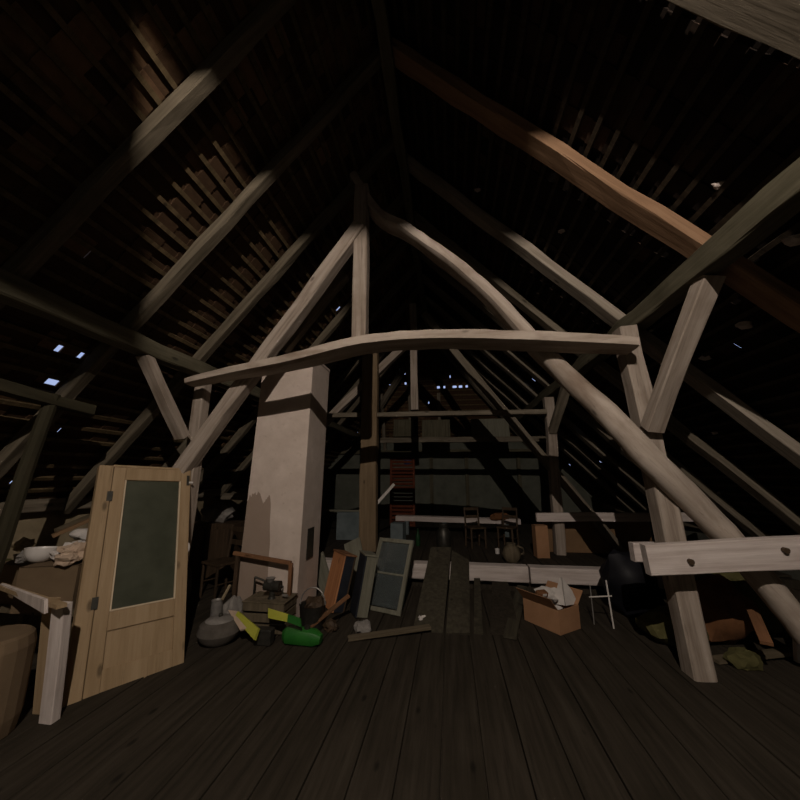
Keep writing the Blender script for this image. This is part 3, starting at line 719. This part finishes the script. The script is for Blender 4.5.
MB().slab([at(228, 610, 3.66), at(238, 611, 3.64), at(247, 628, 3.5), at(240, 630, 3.48)], .02).obj('edge', M['beigecloth'], yo, world=True)
MB().box((0, .12, .07), (.18, .1, .14), bev=.01).obj('foot', M['iron'], yo)
# bucket with wire handle
bc = at(312, 620, 3.95)
bk = thing('bucket', 'dark bucket with a wire handle right of the chimney foot', 'bucket', V((bc.x, bc.y, 0)))
MB().lathe([(.11, 0), (.14, .24), (.147, .25), (.135, .24), (.105, .02), (0, .015)], 18, cap=False).obj('pail', M['iron'], bk, smooth=True)
MB().tube([V((.14 * math.cos(t), 0, .24 + .17 * math.sin(t))) for t in [math.pi * i / 12 for i in range(13)]], [.007] * 13, 6).obj('handle', M['grey_metal'], bk)
blob('dark_rag', (bc.x + .02, bc.y, .24), (.11, .11, .09), 44, M['darkwood'], 'dark bundle stuffed in the bucket', 'cloth', .35, 1.8)
# orange sided box, navy front, leaning
om = TR(*(at(333, 622, 4.15).xy), 0, rx=-4, ry=13, rz=38)
def lid_box(name, label, m, size, mats):
    r = thing(name, label, 'box', m)
    x, y, z = size; t = .02
    MB().box((-x / 2 + t / 2, 0, z / 2), (t, y, z), bev=.003).obj('side_panel', mats[0], r)
    MB().box((x / 2 - t / 2, 0, z / 2), (t, y, z), bev=.003).obj('side_panel', mats[2], r)
    MB().box((0, -y / 2 + t / 2, z / 2), (x - 2 * t, t * .8, z - .01), bev=.003).obj('front_panel', mats[1], r)
    MB().box((0, y / 2 - t / 2, z / 2), (x - 2 * t, t * .8, z - .01), bev=.003).obj('back_panel', mats[2], r)
    MB().box((0, 0, t / 2), (x - 2 * t, y - 2 * t, t)).obj('bottom', mats[2], r)
    MB().box((0, 0, z + t / 2), (x + .02, y + .02, t), bev=.003).obj('lid', mats[3], r)
    return r
lid_box('wooden_case', 'tall wooden case with an orange side and dark blue front', TR(-1.48, 4.55, .0, ry=13, rz=40), (.16, .36, .63), (M['orange'], M['navy'], M['darkwood'], M['redwood']))
lid_box('wooden_case', 'grey wooden case right of the orange sided case', TR(-1.12, 4.42, .0, ry=10, rz=30), (.15, .26, .66), (M['navy'], M['greyboard'], M['greyboard'], M['greyboard']))
timber('board', V((-1.62, 4.85, 0)), at(318, 556, 5.3), .20, .025, M['greyboard'], 'grey green board leaning behind the orange sided case', 'board', hint=V((0, 1, 0)), amp=.003)
timber('board', V((-1.18, 4.9, 0)), at(352, 541, 5.4), .26, .025, M['greyboard'], 'wide grey board leaning behind the window sash', 'board', hint=V((0, 1, 0)), amp=.003)

# window sashes leaning
def sash(label, bl, br, tr_, tl, rows, mat):
    ex = (br - bl); W = ex.length; ex.normalize(); up = (tl - bl); H = up.length; n = ex.cross(up).normalized(); ez = n.cross(ex)
    m = Matrix((ex, n * -1, ez)).transposed()
    if m.determinant() < 0: m = Matrix((ex, n, ez)).transposed()
    m = m.to_4x4(); m.translation = bl
    r = thing('window_sash', label, 'window', m)
    f = .05
    for x in (f / 2, W - f / 2): MB().box((x, 0, H / 2), (f, .035, H), bev=.004).obj('stile', mat, r)
    for z in (f / 2, H - f / 2): MB().box((W / 2, 0, z), (W - 2 * f, .033, f), bev=.004).obj('rail', mat, r)
    zs = [f + (H - 2 * f) * i / rows for i in range(rows + 1)]
    for z in zs[1:-1]: MB().box((W / 2, 0, z), (W - 2 * f, .024, .022), bev=.002).obj('glazing_bar', mat, r)
    for a, b2 in zip(zs, zs[1:]): MB().box((W / 2, 0, (a + b2) / 2), (W - 2 * f + .01, .004, b2 - a - .02)).obj('pane', M['sash_glass'], r)
    return r
sash('large grey painted window sash leaning right of the wooden cases', V((-1.10, 4.60, 0)), V((-.62, 4.42, 0)), None, V((-1.20, 5.02, .74)), 2, M['greyboard'])
sash('narrow grey window sash leaning behind the large one', V((-1.02, 4.85, 0)), V((-.62, 4.70, 0)), None, V((-1.06, 5.20, .72)), 2, M['teal'])

# leaning boards in the middle
def lean_board(label, q, th, mat):
    o = MB().slab([at(*p) for p in q], th).obj('board', mat, world=True)
    return tag(o, label, 'board', 'boards leaning on the sill beam')
lean_board('left of two wide brown boards leaning on the sill beam', [(412, 633, 4.05), (443, 633, 4.05), (451, 547, 5.42), (431, 547, 5.42)], -.03, M['leanboard'])
lean_board('right of two wide brown boards leaning on the sill beam', [(446, 633, 4.05), (470, 633, 4.05), (469, 560, 5.36), (452, 550, 5.40)], -.03, M['leanboard'])
lean_board('dark narrow board leaning beside the two wide boards', [(474, 633, 4.08), (483, 633, 4.08), (480, 578, 5.38), (474, 578, 5.38)], -.025, M['leanboard'])
lean_board('dark wide board leaning right of the narrow board', [(490, 633, 4.10), (520, 633, 4.10), (508, 582, 5.36), (492, 582, 5.36)], -.025, M['floor'])

# cardboard box with paper and packets
cbx = card_box('cardboard_box', 'open orange brown cardboard box full of paper, front right of centre', (1.07, 4.45, 0), (.34, .46, .23), 38, M['card'])
blob('crumpled_paper', (1.10, 4.50, .25), (.14, .12, .09), 51, M['paper'], 'large crumpled white paper in the open cardboard box', 'paper', .6, 2.4, -.09, True)
pp = thing('paper_sheet', 'peaked stiff white paper sticking up from the open box', 'paper', Matrix.Translation((1.20, 4.42, .22)) @ Matrix.Scale(1.25, 4))
MB().rings([[V((-.09, 0, 0)), V((-.085, .012, 0)), V((-.0, .012, .21)), V((-.005, 0, .215))], [V((.0, -.05, 0)), V((.005, -.038, 0)), V((.01, -.02, .22)), V((.005, -.032, .22))]]).obj('fold', M['paper'], pp)
MB().rings([[V((.005, -.05, 0)), V((.01, -.038, 0)), V((.01, -.02, .21)), V((.005, -.032, .22))], [V((.13, .01, 0)), V((.125, .02, 0)), V((.09, .02, .10)), V((.09, .008, .105))]]).obj('fold', M['paper'], pp)
rp = at(541, 592, 4.35)
rpk = thing('red_packet', 'small red and white packet on the left flap of the open box', 'packet', TR(rp.x, rp.y, rp.z - .04, rx=20, rz=25))
MB().box((0, 0, .03), (.12, .07, .05), bev=.006).obj('packet', M['rust'], rpk)
MB().box((.01, -.037, .035), (.05, .006, .03), bev=.002).obj('white_label', M['enamel'], rpk)
# white wire stand
wsd = thing('wire_stand', 'thin white wire stand right of the open cardboard box', 'stand', V((1.6, 4.5, 0)))
w0, w1 = at(606, 580, 4.45), at(590, 585, 4.5)
MB().tube([V((w0.x + .01, 4.42, 0)), w0], [.008, .008], 6).obj('upright', M['white'], wsd, world=True)
MB().tube([V((w1.x, 4.5, 0)), w1], [.006, .006], 6).obj('upright', M['grey_metal'], wsd, world=True)
MB().tube([at(589, 597, 4.5), at(612, 596, 4.42)], [.007, .007], 6).obj('crossbar', M['white'], wsd, world=True)
# black bag, olive sack
blob('black_bag', (2.12, 4.85, .32), (.30, .24, .40), 61, M['black'], 'big black plastic bag slumped beside the right post', 'bag', .25, 1.3, -.30)
blob('sack', (2.15, 4.15, .14), (.30, .2, .17), 63, M['olive'], 'olive sack on the floor behind the right post', 'sack', .3, 1.4, -.14)
# right corner
blob('blanket', (2.62, 4.3, .25), (.36, .28, .30), 65, M['rust'], 'rust red blanket heap below the clamp beam', 'blanket', .4, 1.5, -.25)
blob('blanket', (3.05, 4.7, .3), (.4, .35, .38), 66, M['olive'], 'dull olive blanket heap in the right corner', 'blanket', .35, 1.5, -.3)
timber('plank', at(750, 604, 3.9), at(763, 634, 3.6) + (at(763, 634, 3.6) - at(750, 604, 3.9)) * .28, .08, .03, M['redwood'], 'short brown plank end at the bottom right', 'plank', amp=.003)
timber('plank', V((3.0, 3.9, 0)), at(797, 590, 3.9), .09, .04, M['pale'], 'pale upright plank at the right edge below the clamp beam', 'plank', amp=.003)

for k, (x0, y0, z0, x1, y1, z1, wd, mt, lab) in enumerate((
        (.55, 4.0, .02, .95, 5.42, .10, .13, 'leanboard', 'dark plank lying on the floor left of the open cardboard box'),
        (-1.05, 3.75, .02, -.25, 4.05, .05, .08, 'board', 'short brown batten lying before the window sash'),
        (2.25, 3.80, .02, 3.25, 4.05, .06, .10, 'board', 'brown batten lying before the rust red blanket'),
        (-1.55, 3.80, .02, -1.15, 4.10, .30, .05, 'redwood', 'dark red stick leaning in front of the bucket'))):
    timber('loose_plank', V((x0, y0, z0)), V((x1, y1, z1)), wd, .028, M[mt], lab, 'plank', amp=.003)
for k, (x, y, sz, mt, lab) in enumerate(((-.95, 3.95, .07, 'greycloth', 'small grey rag on the floor in front of the cases'), (-1.30, 3.95, .06, 'darkwood', 'small dark lump on the floor beside the bucket'), (2.45, 3.75, .09, 'olive', 'small olive rag on the floor right of the post'), (-.35, 4.25, .05, 'paper', 'tiny paper ball on the floor left of the leaning boards'))):
    blob('floor_rag', (x, y, sz * .6), (sz * 1.3, sz, sz), 80 + k, M[mt], lab, 'cloth', .45, 1.8, -sz * .55)
# ---------------------------------------------------------------- on the raised floor
hp = thing('hardboard_panel', 'large brown hardboard panel behind the far right post', 'panel', V((2.35, 6.78, PLAT_Z)))
MB().box((.15, 0, .26), (1.75, .02, .52), bev=.003).obj('sheet', M['hardboard'], hp)
for x in (-.70, .15, 1.0): MB().box((x, .025, .26), (.05, .03, .50), bev=.003).obj('batten', M['redwood'], hp)
tp = at(546, 560, 7.0)
card_box('cardboard_box', 'tall tan carton standing left of the far right post', (1.46, 6.35, PLAT_Z), (.20, .18, .50), 6, M['card'], False)
jc = at(512, 562, 5.95)
jug = thing('stoneware_jug', 'brown squat jug standing on the sill edge', 'jug', V((jc.x, 5.95, PLAT_Z)))
MB().lathe([(.09, 0), (.13, .05), (.14, .12), (.11, .20), (.07, .24), (.075, .27)], 18).obj('body', M['board'], jug, smooth=True)
MB().tube([V((.12, 0, .10)), V((.19, 0, .13)), V((.18, 0, .2)), V((.085, 0, .235))], [.014] * 4, 8).obj('handle', M['board'], jug, smooth=True)
chair('old dark chair on the raised floor before the long bench', TR(.45, 7.0, PLAT_Z, rz=20), M['darkwood'], .8)
chair('second old dark chair on the raised floor, near the tan carton', TR(1.05, 7.1, PLAT_Z, rz=-30), M['darkwood'], .8)
bn = thing('long_bench', 'long pale bench standing across the raised floor', 'bench', V((.1, 8.3, PLAT_Z)))
MB().timber(2.75, .26, .11, 4, .004).obj('seat', M['pale'], bn, frame(V((-1.35, 0, .35)), V((1.4, 0, .32))))
for x in (-1.1, -.25, 1.1): MB().box((x, 0, .16), (.09, .22, .32), bev=.005).obj('leg', M['teal'], bn)
blob('rag_heap', (1.05, 8.25, PLAT_Z + .41), (.2, .12, .10), 71, M['rust'], 'dark reddish bundle on the right half of the long bench', 'cloth', .35, 1.6, -.07)
bx = at(399, 540, 6.9)
card_box('storage_box', 'blue grey box on the raised floor right of the tan post', (bx.x - .02, 6.95, PLAT_Z), (.24, .24, .42), -8, M['teal'], False)
c = at(418, 545, 7.0)
lathe_thing('bottle', 'dark green bottle standing on the raised floor', 'bottle', (c.x, 7.0, PLAT_Z), [(.045, 0), (.045, .18), (.018, .24), (.018, .30), (.02, .305)], M['bottle'], 12)
c = at(444, 548, 6.8)
lathe_thing('milk_churn', 'dark metal churn near the old dark chair', 'churn', (c.x, 6.8, PLAT_Z), [(.12, 0), (.13, .03), (.13, .28), (.08, .36), (.09, .42), (.085, .43)], M['iron'], 16)
c = at(493, 548, 7.6)
lathe_thing('enamel_mug', 'tiny white mug on the raised floor beside the chair', 'mug', (c.x - .05, 6.5, PLAT_Z), [(.035, 0), (.04, .08), (.036, .08), (.032, .01)], M['enamel'], 12)
# red louvred shutter
sh = thing('louvred_shutter', 'brick red louvred shutter standing at the far end', 'shutter', V((-1.27, 9.5, PLAT_Z)))
for sx in (-1, 1): MB().box((sx * .31, 0, .90), (.06, .05, 1.8), bev=.004).obj('stile', M['louvre'], sh)
for z in (.04, .92, 1.76): MB().box((0, 0, z), (.56, .045, .08), bev=.004).obj('rail', M['louvre'], sh)
for i in range(17):
    z = .12 + i * .097
    if abs(z - .92) < .06: continue
    MB().box((0, 0, 0), (.56, .012, .075)).obj('slat', M['louvre'], sh, TR(0, 0, z, rx=-38))
bs0, bs1 = at(371, 510, 6.57), at(394, 484, 6.72)
timber('broom_stick', bs0, bs1, .05, .05, M['white'], 'white stick slanting up from behind the tan post', 'stick', amp=.002)
# loft boards on the far tie beams
timber('loft_beam', V((-2.4, 9.45, 2.56)), V((2.6, 9.45, 2.54)), .12, .14, M['rafter'], 'thin horizontal beam under the far loft boards', 'beam')
for k, (xa, xb, y0, y1, dz, ry) in enumerate(((-1.52, -.95, 419, 437, 0, 0), (-.72, .05, 420, 438, 0, 0), (.62, 1.62, 420, 440, 0, 0))):
    z0 = at(400, y1, 9.55).z; z1 = at(400, y0, 9.55).z
    o = MB().box((0, 0, (z1 - z0) / 2), (xb - xa, .03, z1 - z0), bev=.004).obj('loft_board', M['greyboard'] if k == 2 else M['purlin'], None, TR((xa + xb) / 2, 9.42 + .04, z0, rx=-14))
    tag(o, ('left wide board propped on the far loft beam', 'middle wide board propped on the far loft beam', 'grey green board propped at the right of the far loft beam')[k], 'board')
c = at(407, 461, 11.1)
blob('daylight_stand_in', (c.x, YB - .14, c.z), (.12, .10, .13), 77, M['daylight_blue'], 'small blue ball in place of daylight through a gap high in the far wall', 'daylight spot', .1)  # added ball, imitates a spot of daylight in the far wall

# boxes behind the tan post, left of it
card_box('storage_box', 'grey box stacked behind the tan post near the chimney', (-2.15, 7.6, PLAT_Z), (.5, .4, .55), 5, M['teal'], False)
timber('plank', V((-2.75, 7.55, .868)), V((-1.75, 7.55, .868)), .10, .03, M['greyboard'], 'thin grey plank lying on the grey box behind the tan post', 'plank', amp=.003)

# ================================================================== WORK LAMP (above and behind the viewpoint, out of view)
lp = thing('work_lamp', 'hooded work lamp hanging above and behind the viewpoint', 'lamp', LAMP)
MB().blob((0, 0, 0), (.012, .012, .012), 1, 0, 2).obj('bulb', M['bulb'], lp, smooth=True)
hz0 = .036
MB().slab([V((-.60, -.12, hz0)), V((.60, -.12, hz0)), V((.60, .45, -.001)), V((-.60, .45, -.001))], .006).obj('hood', M['black'], lp)
MB().slab([V((-.36, -.12, .02)), V((-.36, .50, .0)), V((-.36, .50, -.21)), V((-.36, -.12, -.18))], .006).obj('added_side_plate', M['black'], lp)  # side plates added to keep lamplight off the near roof slopes
MB().slab([V((.40, -.12, .02)), V((.40, .50, .0)), V((.40, .50, -.20)), V((.40, -.12, -.18))], -.006).obj('added_side_plate', M['black'], lp)
MB().box((0, -.125, -.06), (1.2, .01, .21)).obj('added_back_plate', M['black'], lp)  # added plate, blocks light behind the lamp to cut bounce
MB().tube([V((0, -.11, -.02)), V((0, -.02, 0))], [.014, .010], 8).obj('socket', M['iron'], lp)
MB().tube([V((0, -.06, .04)), V((0, -.06, zr(LAMP.x) + .05 - LAMP.z))], [.005, .005], 6).obj('cord', M['black'], lp)
